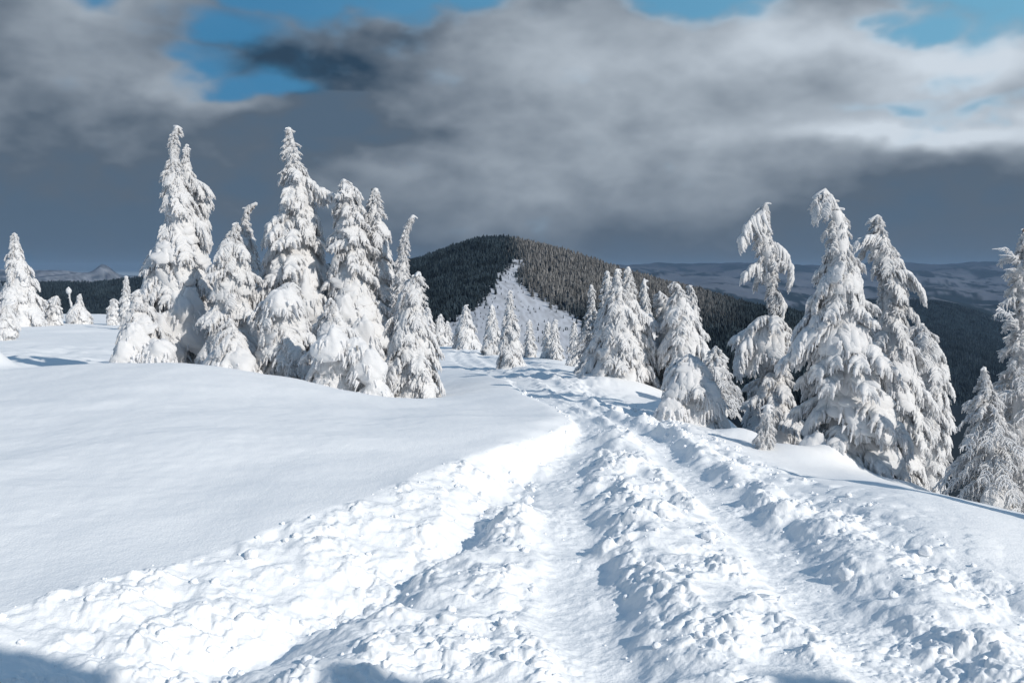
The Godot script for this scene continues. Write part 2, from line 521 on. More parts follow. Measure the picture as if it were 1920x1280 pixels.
	for r in ds.size():
		var up := mini(r + 1, ds.size() - 1) * w
		var dn := maxi(r - 1, 0) * w
		for c in w:
			var rt := mini(c + 1, w - 1)
			var lf := maxi(c - 1, 0)
			pn[r * w + c] = (pv[r * w + rt] - pv[r * w + lf]).cross(pv[up + c] - pv[dn + c]).normalized()
	for r in ds.size() - 1:
		for c in w - 1:
			var a := r * w + c
			pi[at] = a
			pi[at + 1] = a + w
			pi[at + 2] = a + 1
			pi[at + 3] = a + 1
			pi[at + 4] = a + w
			pi[at + 5] = a + w + 1
			at += 6
	var o := solid("ground", Shape.pack(pv, pn, pc, pi, snow))
	tag(o, "deep white snow with smooth slopes and a churned rutted track", "", "", "structure")

# ------------------------------------------------------------------ hill, valley and far mountains

func far_height(x: float, d: float) -> float:
	var y := far_land.at(x / d)
	var k := clampf((d - 300.0) / 5000.0, 0.0, 1.0)
	y += k * 80.0 * broad.get_noise_2d(x * 0.004, d * 0.004) + (4.0 + 10.0 * k) * broad.get_noise_2d(x * 0.02, d * 0.02)
	return y

func frost_lit_wood(u: float, v: float) -> float:    # 1 where trees carry frost; sunlit side against cloud shade painted in too
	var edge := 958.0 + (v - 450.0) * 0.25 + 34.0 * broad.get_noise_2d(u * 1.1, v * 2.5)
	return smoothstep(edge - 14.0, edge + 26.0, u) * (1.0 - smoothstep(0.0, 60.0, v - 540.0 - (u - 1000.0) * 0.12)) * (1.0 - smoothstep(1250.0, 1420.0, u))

func clearing(u: float, v: float, d: float) -> float:   # the felled strip that runs down the hill
	if d > 2300.0 or v < 484.0:
		return 0.0
	var n := 26.0 * broad.get_noise_2d(u * 0.5, v * 0.9) + 16.0 * broad.get_noise_2d(u * 2.0, v * 3.0)
	var l := Lanes.pchip(PackedFloat32Array([484, 497, 512, 530, 555, 575, 590, 610, 640]), PackedFloat32Array([970, 950, 936, 922, 908, 890, 860, 830, 780]), v)
	var r := Lanes.pchip(PackedFloat32Array([484, 497, 512, 530, 555, 575, 590, 610, 640]), PackedFloat32Array([988, 982, 974, 980, 1008, 1044, 1078, 1100, 1115]), v)
	return smoothstep(l - 4.0, l + 4.0, u + n) * (1.0 - smoothstep(r - 4.0, r + 6.0, u + n))

func build_far() -> void:
	far_land = lanes([
		[-1400, [90.0, 5045.0, 600.0, 5160.0, 2600.0, 545, 4000.0, 5260.0, 9000.0, 545, 12000.0, 512, 17000.0, 5100.0]],
		[0, [90.0, 5045.0, 600.0, 5160.0, 1600.0, 620, 2600.0, 542, 4000.0, 5260.0, 8500.0, 545, 11500.0, 506, 17000.0, 5100.0]],
		[110, [90.0, 5045.0, 600.0, 5160.0, 1600.0, 620, 2600.0, 543, 4000.0, 5260.0, 8500.0, 545, 11500.0, 513, 17000.0, 5100.0]],
		[170, [90.0, 5045.0, 600.0, 5160.0, 1600.0, 620, 2600.0, 544, 4000.0, 5260.0, 8500.0, 545, 11500.0, 514, 17000.0, 5100.0]],
		[195, [90.0, 5045.0, 600.0, 5160.0, 1600.0, 620, 2600.0, 540, 4000.0, 5260.0, 8500.0, 545, 11500.0, 497, 17000.0, 5100.0]],
		[235, [90.0, 5045.0, 600.0, 5160.0, 1600.0, 620, 2600.0, 536, 4000.0, 5260.0, 8500.0, 545, 11500.0, 522, 17000.0, 5100.0]],
		[500, [90.0, 5045.0, 600.0, 5160.0, 1500.0, 600, 2600.0, 515, 4000.0, 5260.0, 8500.0, 545, 11500.0, 520, 17000.0, 5100.0]],
		[680, [90.0, 5050.0, 500.0, 5140.0, 1300.0, 590, 2200.0, 498, 4000.0, 5260.0, 8500.0, 545, 11500.0, 520, 17000.0, 5100.0]],
		[765, [90.0, 5055.0, 450.0, 5130.0, 1100.0, 590, 2000.0, 489, 4000.0, 5280.0, 8500.0, 545, 11500.0, 520, 17000.0, 5100.0]],
		[850, [90.0, 5055.0, 450.0, 5120.0, 1000.0, 600, 1850.0, 464, 3600.0, 5280.0, 8500.0, 545, 12500.0, 510, 17000.0, 5100.0]],
		[920, [90.0, 5055.0, 450.0, 5120.0, 950.0, 610, 1800.0, 451, 3600.0, 5280.0, 8500.0, 545, 12500.0, 508, 17000.0, 5100.0]],
		[1000, [90.0, 5055.0, 450.0, 5120.0, 950.0, 615, 1750.0, 461, 3600.0, 5290.0, 8500.0, 545, 12500.0, 506, 17000.0, 5100.0]],
		[1100, [90.0, 5055.0, 450.0, 5120.0, 950.0, 620, 1650.0, 489, 3400.0, 5300.0, 8000.0, 545, 12500.0, 502, 17000.0, 5100.0]],
		[1200, [90.0, 5055.0, 400.0, 5125.0, 900.0, 650, 1500.0, 519, 3400.0, 5310.0, 7000.0, 545, 9500.0, 520, 11000.0, 510, 13500.0, 497, 17000.0, 5100.0]],
		[1300, [90.0, 5055.0, 400.0, 5130.0, 800.0, 690, 1350.0, 547, 3200.0, 5320.0, 6500.0, 549, 9500.0, 521, 11000.0, 509, 13500.0, 497, 17000.0, 5100.0]],
		[1400, [90.0, 5055.0, 350.0, 5125.0, 700.0, 720, 1200.0, 581, 3000.0, 5320.0, 6000.0, 562, 9500.0, 523, 11000.0, 510, 13500.0, 497, 17000.0, 5100.0]],
		[1550, [90.0, 5055.0, 350.0, 5130.0, 650.0, 760, 1050.0, 640, 2800.0, 616, 5500.0, 572, 9000.0, 530, 11500.0, 512, 14000.0, 497, 17000.0, 5100.0]],
		[1750, [90.0, 5058.0, 350.0, 5140.0, 700.0, 800, 1300.0, 5230.0, 2400.0, 655, 3600.0, 582, 5500.0, 565, 8000.0, 541, 11500.0, 505, 14000.0, 497, 17000.0, 5100.0]],
		[1920, [90.0, 5060.0, 350.0, 5150.0, 700.0, 850, 1300.0, 5240.0, 2400.0, 680, 3800.0, 612, 5500.0, 578, 8000.0, 545, 11500.0, 505, 14000.0, 497, 17000.0, 5100.0]],
		[3400, [90.0, 5070.0, 350.0, 5180.0, 1300.0, 5300.0, 3800.0, 620, 8000.0, 550, 14000.0, 499, 17000.0, 5100.0]]])
	var ds := PackedFloat32Array()
	var d := 95.0
	while d < 17000.0:
		ds.append(d)
		d *= 1.0125
	var w := 560
	var pv := PackedVector3Array()
	var pn := PackedVector3Array()
	var pc := PackedColorArray()
	var pi := PackedInt32Array()
	pn.resize(w * ds.size())
	for r in ds.size():
		far_land.begin_row(ds[r])
		for c in w:
			var t := -0.75 + 1.5 * c / (w - 1)
			var x := t * ds[r]
			var y := far_height(x, ds[r])
			pv.append(Vector3(x, y, -ds[r]))
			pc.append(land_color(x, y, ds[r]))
	for r in ds.size():
		var up := mini(r + 1, ds.size() - 1) * w
		var dn := maxi(r - 1, 0) * w
		for c in w:
			pn[r * w + c] = (pv[r * w + mini(c + 1, w - 1)] - pv[r * w + maxi(c - 1, 0)]).cross(pv[up + c] - pv[dn + c]).normalized()
			if r < ds.size() - 1 and c < w - 1:
				var a := r * w + c
				pi.append_array([a, a + w, a + 1, a + 1, a + w, a + w + 1])
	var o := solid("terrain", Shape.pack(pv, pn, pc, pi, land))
	tag(o, "wooded hill with a snowy clearing, valley fields and far mountains", "", "", "structure")
	build_woods()

func wood_share(x: float, d: float) -> float:   # where trees stand in the valley
	var n := broad.get_noise_2d(x * 0.009 + 400.0, d * 0.0045) + 0.55 * broad.get_noise_2d(x * 0.035, d * 0.013) + 0.3 * broad.get_noise_2d(x * 0.1, d * 0.03)
	var far := smoothstep(4200.0, 8500.0, d)
	var t := x / d
	var left := 1.0 - smoothstep(-0.2, 0.0, t)
	if left > 0.5 and d > 8000.0:
		return 0.8 * smoothstep(0.0, 0.35, n)
	return smoothstep(-0.10, 0.12, n + 0.42 - 0.50 * far * (1.0 - left))

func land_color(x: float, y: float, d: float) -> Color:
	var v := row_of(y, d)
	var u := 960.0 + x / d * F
	var field := Color(0.125, 0.14, 0.165)  # valley snow darkened: cloud shade is put into the field colour
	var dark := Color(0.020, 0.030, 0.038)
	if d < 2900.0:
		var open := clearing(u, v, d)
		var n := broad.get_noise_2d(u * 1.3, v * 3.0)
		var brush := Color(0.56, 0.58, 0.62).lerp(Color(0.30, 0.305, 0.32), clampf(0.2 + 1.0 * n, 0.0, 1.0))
		return dark.lerp(Color(0.10, 0.095, 0.09), frost_lit_wood(u, v)).lerp(brush, open)
	var painted_haze := smoothstep(9000.0, 13500.0, d) * 0.75  # distance haze put into the land colour, towards the slate sky
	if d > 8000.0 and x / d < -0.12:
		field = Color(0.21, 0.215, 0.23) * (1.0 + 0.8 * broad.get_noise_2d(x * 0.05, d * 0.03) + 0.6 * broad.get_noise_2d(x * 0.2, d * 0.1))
		painted_haze = 0.0
	return field.lerp(dark * 1.1, wood_share(x, d)).lerp(Color(0.024, 0.031, 0.042), painted_haze)

func build_woods() -> void:
	var s := shape()
	for k in 3:                                       # a far spruce in three skirts
		var lo := [0.06, 0.34, 0.62]
		var rr := [0.25, 0.19, 0.12]
		s.tube(PackedVector3Array([Vector3(0, lo[k], 0), Vector3(0, lo[k] + 0.02, 0), Vector3(0, lo[k] + 0.40, 0)]), PackedFloat32Array([0.03, rr[k], 0.01]), 5, Color.WHITE, 0.0)
	var m := s.mesh(land)
	var spots: Array[Transform3D] = []
	var tints: Array[Color] = []
	rng.seed = 77
	var tries := 0
	while tries < 380000:
		tries += 1
		var d := 500.0 * pow(7.6, rng.randf())
		var t := rng.randf_range(-0.62, 0.62)
		var x := t * d
		far_land.begin_row(d) if tries % 6 == 1 else null
		if tries % 6 != 1:
			d = last_d
			x = t * d
		last_d = d
		var y := far_height(x, d)
		var v := row_of(y, d)
		var u := 960.0 + t * F
		if v > 760.0: continue
		var open := clearing(u, v, d)
		if rng.randf() < open * (0.99 - 0.10 * smoothstep(0.12, 0.22, broad.get_noise_2d(u * 1.5 + 500.0, v * 2.6))): continue
		if d > 2900.0 and rng.randf() > wood_share(x, d): continue
		var frost := frost_lit_wood(u, v)
		if frost > 0.3 and rng.randf() < 0.25: continue
		var h := rng.randf_range(5.0, 9.5) * (1.0 + 0.5 * broad.get_noise_2d(x * 0.3 + 77.0, d * 0.3)) * (0.4 if open > 0.3 else 1.0)
		var b := Basis(Vector3.UP, rng.randf() * TAU).scaled(Vector3(h, h, h))
		spots.append(Transform3D(b, Vector3(x, y - 0.5, -d)))
		var g := rng.randf_range(0.6, 1.4) * (1.0 + 0.9 * broad.get_noise_2d(x * 0.12, d * 0.12))
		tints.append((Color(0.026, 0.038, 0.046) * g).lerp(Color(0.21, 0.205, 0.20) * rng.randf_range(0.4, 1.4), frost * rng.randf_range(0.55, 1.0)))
	var mm := MultiMesh.new()
	mm.transform_format = MultiMesh.TRANSFORM_3D
	mm.use_colors = true
	mm.mesh = m
	mm.instance_count = spots.size()
	for k in spots.size():
		mm.set_instance_transform(k, spots[k])
		mm.set_instance_color(k, tints[k])
	var o := MultiMeshInstance3D.new()
	o.name = "forest"
	o.multimesh = mm
	add_child(o, true)
	tag(o, "dark spruce forest covering the hill and the valley sides, frosted on the right", "forest", "", "stuff")
var last_d := 600.0

# ------------------------------------------------------------------ snow-laden spruces

var boughs: Array[ArrayMesh] = []
var pads: Array[ArrayMesh] = []
var tufts: Array[ArrayMesh] = []
var sprays: Array[ArrayMesh] = []

func arc(from: Vector3, dir: Vector3, length: float, sag: float, n: int, jitter := 0.0) -> PackedVector3Array:
	var p := PackedVector3Array([from])
	var q := from
	var d := dir.normalized()
	for k in n:
		d = (d + Vector3(0, -sag / n, 0) + Vector3(rng.randf_range(-1, 1), rng.randf_range(-1, 1), rng.randf_range(-1, 1)) * jitter).normalized()
		q += d * length / n
		p.append(q)
	return p

func taper(a: float, b: float, n: int) -> PackedFloat32Array:
	var r := PackedFloat32Array()
	for k in n + 1:
		r.append(lerpf(a, b, float(k) / n))
	return r

func frost_tone() -> Color:
	var q := rng.randf()
	if q < 0.92:
		var g := rng.randf_range(0.88, 0.94)
		return Color(g, g, g * 1.01)
	if q < 0.99:
		return Color(0.82, 0.81, 0.80) * rng.randf_range(0.85, 1.1)
	return Color(0.42, 0.41, 0.39)

func make_bough(sd: int, thick: float, heavy: float) -> ArrayMesh:
	rng.seed = sd
	var s := shape()
	var white := Color(0.93, 0.93, 0.935)
	var axis := arc(Vector3.ZERO, Vector3(1, rng.randf_range(0.1, 0.35), 0), 1.12, rng.randf_range(1.1, 1.6), 14, 0.05)
	s.tube(axis, taper(0.042 * thick, 0.026 * thick, 14), 7, white, 0.35)
	for k in range(1, 15):
		var f := k / 14.0
		var out := (axis[k] - axis[k - 1]).normalized()
		for sg in [-1.0, 1.0]:
			var ln := (0.40 * (1.0 - 0.72 * f) + 0.08) * rng.randf_range(0.65, 1.2)
			var dir := Vector3(out.x * 0.8, 0.12, sg * rng.randf_range(0.55, 1.0))
			var tw := arc(axis[k], dir, ln, rng.randf_range(1.0, 2.0), 6, 0.09)
			s.tube(tw, taper(0.028 * thick, 0.015 * thick, 6), 6, white, 0.4, 14.0)
			for j in range(1, 7):
				for m in 2:
					var fd := Vector3(rng.randf_range(-0.15, 0.5), rng.randf_range(-1.1, -0.45), rng.randf_range(-0.45, 0.45) + sg * 0.2)
					s.tube(arc(tw[j], fd, rng.randf_range(0.05, 0.14), 0.7, 3, 0.14), taper(0.022 * thick, 0.010 * thick, 3), 5, frost_tone(), 0.35, 22.0)
			if rng.randf() < heavy:                                  # a ridge of snow along the twig
				var cap := PackedVector3Array()
				for j in range(0, 6): cap.append(tw[j] + Vector3(0, 0.016 * thick, 0))
				s.tube(cap, taper(0.054 * thick, 0.032 * thick, 5), 7, white, 0.45, 9.0)
		if rng.randf() < heavy:
			s.blob(axis[k] + Vector3(0, 0.012, 0), Basis(Vector3(0, 0, 1), out.angle_to(Vector3.RIGHT) * -0.8) * Basis.from_scale(Vector3(0.11, 0.042, 0.085 * (1.3 - f)) * rng.randf_range(0.8, 1.3) * thick), 10, 7, white, 0.28, 9.0)
		for m in 4:                                                # browner needles under the bough
			s.tube(arc(axis[k] + Vector3(rng.randf_range(-0.04, 0.04), -0.02, rng.randf_range(-0.08, 0.08)), Vector3(rng.randf_range(-0.2, 0.4), -1, rng.randf_range(-0.5, 0.5)), rng.randf_range(0.08, 0.2), 0.4, 3, 0.1), taper(0.015 * thick, 0.006, 3), 5, Color(0.68, 0.67, 0.65) if rng.randf() < 0.2 else frost_tone(), 0.3, 22.0)
	return s.mesh(rime)

func make_pad(sd: int) -> ArrayMesh:        # a bough buried under wind-packed snow
	rng.seed = sd
	var s := shape()
	var white := Color(0.93, 0.93, 0.935)
	var axis := arc(Vector3(-0.05, 0, 0), Vector3(1, 0.05, 0), 1.08, 1.5, 9, 0.05)
	for sg in [-1.0, 0.0, 1.0]:                     # fused rolls of snow along the fan of the bough
		var roll := PackedVector3Array()
		for k in 10:
			roll.append(axis[k] + Vector3(0, -0.06 * absf(sg), sg * 0.19 * sin(k / 9.0 * 2.4)))
		s.tube(roll, taper(0.10, 0.075, 9), 10, white, 0.5, 4.5)
	for k in range(1, 10):
		var f := k / 9.0
		var wide := 0.08 + 0.22 * sin(f * 2.4)
		s.blob(axis[k] + Vector3(0, rng.randf_range(-0.02, 0.03), rng.randf_range(-0.12, 0.12)), Basis(Vector3(0, 0, 1), -f * 1.0) * Basis.from_scale(Vector3(0.15, 0.07, wide * 0.8) * rng.randf_range(0.75, 1.15)), 12, 8, white, 0.3, 5.5)
		for m in 12:
			var z := rng.randf_range(-1.0, 1.0) * (wide + 0.05)
			s.tube(arc(axis[k] + Vector3(rng.randf_range(-0.06, 0.06), -0.03 - 0.1 * absf(z), z), Vector3(0.4, -1, z), rng.randf_range(0.07, 0.19), 0.5, 3, 0.12), taper(0.026, 0.009, 3), 5, frost_tone(), 0.4, 16.0)
	return s.mesh(rime)

func make_tuft(sd: int) -> ArrayMesh:       # the short knobbly boughs near a tip
	rng.seed = sd
	var s := shape()
	var white := Color(0.93, 0.93, 0.935)
	var axis := arc(Vector3.ZERO, Vector3(1, rng.randf_range(0.0, 0.5), 0), 1.0, 1.2, 7, 0.12)
	s.tube(axis, taper(0.10, 0.06, 7), 7, white, 0.45, 6.0)
	for k in range(1, 8):
		if rng.randf() < 0.55:
			s.blob(axis[k], Basis(Vector3.UP, rng.randf() * TAU) * Basis.from_scale(Vector3(0.17, 0.09, 0.13) * rng.randf_range(0.6, 1.2)), 9, 6, white, 0.35, 6.0)
		for m in 7:
			s.tube(arc(axis[k], Vector3(rng.randf_range(-0.1, 0.8), rng.randf_range(-1.1, 0.15), rng.randf_range(-0.9, 0.9)), rng.randf_range(0.15, 0.42), 0.9, 3, 0.18), taper(0.055, 0.022, 3), 5, frost_tone(), 0.4, 9.0)
	return s.mesh(rime)

func make_spray(sd: int) -> ArrayMesh:      # an open bough: bare rimed rods
	rng.seed = sd
	var s := shape()
	var axis := arc(Vector3.ZERO, Vector3(1, 0.45, 0), 1.15, 1.25, 12, 0.07)
	s.tube(axis, taper(0.028, 0.014, 12), 6, Color(0.87, 0.875, 0.89), 0.35, 16.0)
	for k in range(2, 13):
		for sg in [-1.0, 1.0]:
			if rng.randf() < 0.2: continue
			var f := k / 12.0
			var tw := arc(axis[k], Vector3(0.7, 0.1, sg * rng.randf_range(0.4, 1.0)), (0.42 * (1.0 - 0.6 * f)) * rng.randf_range(0.6, 1.2), rng.randf_range(0.8, 2.0), 6, 0.14)
			s.tube(tw, taper(0.018, 0.010, 6), 5, Color(0.87, 0.875, 0.89), 0.35, 20.0)
			for j in range(1, 7):
				if rng.randf() < 0.75:
					s.tube(arc(tw[j], Vector3(rng.randf_range(-0.1, 0.6), rng.randf_range(-1.1, 0.1), rng.randf_range(-0.6, 0.6)), rng.randf_range(0.05, 0.13), 0.9, 3, 0.15), taper(0.013, 0.006, 3), 4, frost_tone(), 0.3, 22.0)
	return s.mesh(rime)

func spread(called: String, m: Mesh, places: Array, parent: Node) -> void:
	if places.is_empty():
		return
	var mm := MultiMesh.new()
	mm.transform_format = MultiMesh.TRANSFORM_3D
	mm.mesh = m
	mm.instance_count = places.size()
	for k in places.size():
		mm.set_instance_transform(k, places[k])
	var o := MultiMeshInstance3D.new()
	o.name = called
	o.multimesh = mm
	o.set_meta("kind", "stuff")
	parent.add_child(o, true)

# outline: rows of [v, left u, right u] from the tip down; stem: [u, v] from the tip down (last is the foot)
func spruce(label: String, d: float, outline: Array, stem: Array, opt := {}) -> Node3D:
	var sd := int(d * 131.0) + int(outline[0][1]) * 7 + 11
	var foot := spot(stem[-1][0], stem[-1][1], d)
	var gy := ground_at(foot.x, d)
	rng.seed = sd
	var o := Node3D.new()
	o.name = numbered(opt.get("name", "snowy_spruce"))
	add_child(o)
	o.position = Vector3(foot.x, gy - 0.05, -d)
	tag(o, label, opt.get("category", "spruce tree"), opt.get("group", ""))
	var trim: float = opt.get("trim", 1.0)
	var m := d / F                                         # metres per pixel there
	# stem, bottom up, in the tree's own frame
	var sy := PackedFloat32Array()
	var sx := PackedFloat32Array()
	var tip_bend := []
	for k in range(stem.size() - 1, -1, -1):
		var p := spot(stem[k][0], stem[k][1], d) - o.position
		if sy.size() and p.y <= sy[sy.size() - 1] + 0.02:
			tip_bend.append(p)
			continue
		sy.append(p.y)
		sx.append(p.x)
	if sy[0] > 0.0:
		sy.insert(0, -0.05)
		sx.insert(0, sx[0])
	var top := sy[sy.size() - 1]
	var oy := PackedFloat32Array()
	var ol := PackedFloat32Array()
	var orr := PackedFloat32Array()
	for k in range(outline.size() - 1, -1, -1):
		oy.append((spot(0, outline[k][0], d) - o.position).y)
		ol.append(side(outline[k][1], outline[k][0]) * d - o.position.x)
		orr.append(side(outline[k][2], outline[k][0]) * d - o.position.x)
	# trunk
	var pts := PackedVector3Array()
	var rad := PackedFloat32Array()
	var steps := 14
	for k in steps + 1:
		var y := lerpf(-0.1, top, float(k) / steps)
		pts.append(Vector3(Lanes.pchip(sy, sx, y), y, 0.03 * sin(y * 3.0 + sd)))
		rad.append(lerpf(maxf(0.03, top * 0.018), 0.012, float(k) / steps))
	var tr := shape()
	tr.tube(pts, rad, 8, Color(0.16, 0.125, 0.10), 0.25)
	solid("trunk", tr.mesh(wood), o)
	# the rimed leader
	var thick: float = opt.get("tip", 0.036)
	var ld := shape()
	var lp := PackedVector3Array()
	var lr := PackedFloat32Array()
	var from := maxf(0.0, top - maxf(0.5, top * opt.get("leader", 0.30)))
	for k in 13:
		var y := lerpf(from, top, k / 12.0)
		lp.append(Vector3(Lanes.pchip(sy, sx, y) + rng.randf_range(-0.008, 0.008), y, 0.03 * sin(y * 3.0 + sd) + rng.randf_range(-0.008, 0.008)))
		lr.append(lerpf(thick * 1.5, thick * 0.75, k / 12.0) * rng.randf_range(0.8, 1.2))
	for p in tip_bend:
		lp.append(Vector3(p.x, p.y, lp[lp.size() - 1].z))
		lr.append(thick * 0.7)
	ld.tube(lp, lr, 8, Color(0.93, 0.93, 0.935), 0.35, 10.0)
	for k in range(2, lp.size()):
		for j in 3:
			ld.tube(arc(lp[k], Vector3(rng.randf_range(-1, 1), rng.randf_range(-0.5, 0.5), rng.randf_range(-1, 1)), thick * rng.randf_range(1.0, 2.4), 0.7, 3, 0.15), taper(thick * 0.55, thick * 0.3, 3), 5, frost_tone(), 0.4, 16.0)
	solid("leader", ld.mesh(rime), o)
	# packed snow filler, added inside the crown to brighten its gaps
	if opt.has("bare"):
		var knob := shape()
		knob.drape(Vector3(sx[sx.size() - 1], top - 0.05, 0.0), Vector3(0.13, 0.20, 0.12), 18, 12, Color(0.93, 0.93, 0.935))
		solid("snow_knob", knob.mesh(rime), o)
		return o
	var kind_of: String = opt.get("kind", "bough")
	var core := shape()
	for k in 33:
		var y0 := lerpf(-0.05, top * 0.93, k / 32.0)
		var cx0 := Lanes.pchip(sy, sx, y0)
		var l0 := maxf(cx0 - Lanes.pchip(oy, ol, y0), 0.03)
		var r0 := maxf(Lanes.pchip(oy, orr, y0) - cx0, 0.03)
		for j in 22:
			var th := TAU * j / 22.0
			var r: float = minf(lerpf(l0, r0, smoothstep(-0.8, 0.8, cos(th))), (l0 + r0) * 0.5 * (1.0 + 1.2 * absf(cos(th)))) * (0.22 if kind_of == "spray" else opt.get("core", 0.60)) * trim
			var q := Vector3(cx0 + cos(th) * r, y0, sin(th) * r)
			r *= 1.0 + 0.55 * fine.get_noise_3d(q.x * 5.0 + sd, q.y * 5.0, q.z * 5.0) + 0.35 * fine.get_noise_3d(q.x * 14.0, q.y * 12.0 + sd, q.z * 14.0)
			core.v.append(Vector3(cx0 + cos(th) * r, y0, 0.03 * sin(y0 * 3.0 + sd) + sin(th) * r))
			core.c.append(Color(0.93, 0.93, 0.935))
	for k in 32:
		for j in 22:
			var p0 := (k + 1) * 22 + j
			var p1 := (k + 1) * 22 + (j + 1) % 22
			core.i.append_array([p0, p0 - 22, p1, p1, p0 - 22, p1 - 22])
	solid("snow_filler", core.mesh(rime), o)
	# boughs
	var kind: String = opt.get("kind", "bough")
	var burden: float = opt.get("burden", 0.3)
	var dense: float = opt.get("dense", 1.0)
	var low := 0.02
	var sets := [[], [], [], [], [], []]
	var va := sd % boughs.size()
	var vb := (sd / 3 + 2) % boughs.size()
	if vb == va: vb = (va + 1) % boughs.size()
	var y := low
	var turn := rng.randf() * TAU
	while y < top - 0.02:
		var cx := Lanes.pchip(sy, sx, y)
		var rl := maxf(cx - Lanes.pchip(oy, ol, y), 0.025)
		var rr := maxf(Lanes.pchip(oy, orr, y) - cx, 0.025)
		var mean := (rl + rr) * 0.5
		var n := int(clampf(4.5 + 2.6 * mean, 4.0, 8.0) * (dense if mean > 0.15 else 1.0) + 0.5)
		for k in n:
			turn += 2.39996 + rng.randf_range(-0.3, 0.3)
			var cw := cos(turn)
			var r := lerpf(rl, rr, smoothstep(-0.8, 0.8, cw))
			r = minf(r, mean * (1.0 + 1.2 * absf(cw)))
			var ln := r * trim * rng.randf_range(0.72, 1.05) / 0.86
			var hang := 0.42 * ln
			var ay := minf(y + hang * rng.randf_range(0.7, 1.2), top - 0.015)
			var at := Vector3(Lanes.pchip(sy, sx, ay), ay, 0.03 * sin(ay * 3.0 + sd))
			var b := Basis(Vector3.UP, -turn) * Basis(Vector3(0, 0, 1), rng.randf_range(-0.22, 0.16)) * Basis(Vector3(1, 0, 0), rng.randf_range(-0.25, 0.25))
			if ln < 0.24:
				b *= Basis.from_scale(Vector3(ln, maxf(ln, 0.14), maxf(ln, 0.14)))
				sets[4].append(Transform3D(b, at))
				continue
			var fat := pow(maxf(ln, 0.2) / 0.9, -0.30)
			b *= Basis.from_scale(Vector3(ln, ln * fat, ln * fat * (1.0 if rng.randf() < 0.5 else -1.0)))
			if rng.randf() < burden * (1.25 - 0.7 * y / top):
				sets[2 if rng.randf() < 0.5 else 3].append(Transform3D(b, at))
			else:
				sets[0 if rng.randf() < 0.55 else 1].append(Transform3D(b, at))
		y += clampf(0.17 * mean + 0.028, 0.035, 0.17) / dense
	if kind == "spray":
		spread("crown", sprays[sd % sprays.size()], sets[0], o)
		spread("crown", sprays[(sd + 1) % sprays.size()], sets[1], o)
	else:
		spread("crown", boughs[va], sets[0], o)
		spread("crown", boughs[vb], sets[1], o)
	spread("snow_load", pads[sd % pads.size()], sets[2], o)
	spread("snow_load", pads[(sd + 1) % pads.size()], sets[3], o)
	spread("rimed_tip", tufts[sd % tufts.size()], sets[4], o)
	# smooth wind-packed snow: [u, v, half width px, half height px, forward metres]
	for mb in opt.get("mounds", []):
		var ms := shape()
		var p := spot(mb[0], mb[1], d - mb[4] * 0.75) - o.position
		ms.drape(p, Vector3(mb[2] * m, mb[3] * m, mb[2] * m * 0.8), 44, 32, Color(0.93, 0.93, 0.935))
		for j in 60:
			var th := rng.randf() * TAU
			var lowq := rng.randf_range(-0.75, 0.3)
			var wq := sqrt(1.0 - lowq * lowq) * (0.95 - 0.35 * lowq)
			ms.tube(arc(p + Vector3(cos(th) * wq * mb[2] * m, lowq * mb[3] * m, sin(th) * wq * mb[2] * m * 0.8), Vector3(cos(th) * 0.6, -1, sin(th) * 0.6), rng.randf_range(0.06, 0.16), 0.4, 3, 0.12), taper(0.022, 0.009, 3), 5, frost_tone(), 0.4, 14.0)
		solid("snow_mound", ms.mesh(rime), o)
	# single boughs that stand clear of the crown: [u, v, u, v] from the stem to the tip
	for am in opt.get("arms", []):
		var p := spot(am[0], am[1], d) - o.position
		var q := spot(am[2], am[3], d - 0.12) - o.position - p
		var b := solid("bough", (sprays if kind == "spray" else boughs)[rng.randi() % 3], o)
		var x := q.normalized().rotated(Vector3(0, 0, 1), 0.46 if q.x > 0.0 else -0.46)
		var z := x.cross(Vector3.UP if absf(x.y) < 0.95 else Vector3.RIGHT).normalized()
		var ln := q.length() / 0.95
		b.position = p
		var wide: float = ln * pow(maxf(ln, 0.2) / 0.9, -0.3)
		b.basis = Basis(x * ln, z.cross(x) * wide, z * wide * 0.75)
	return o

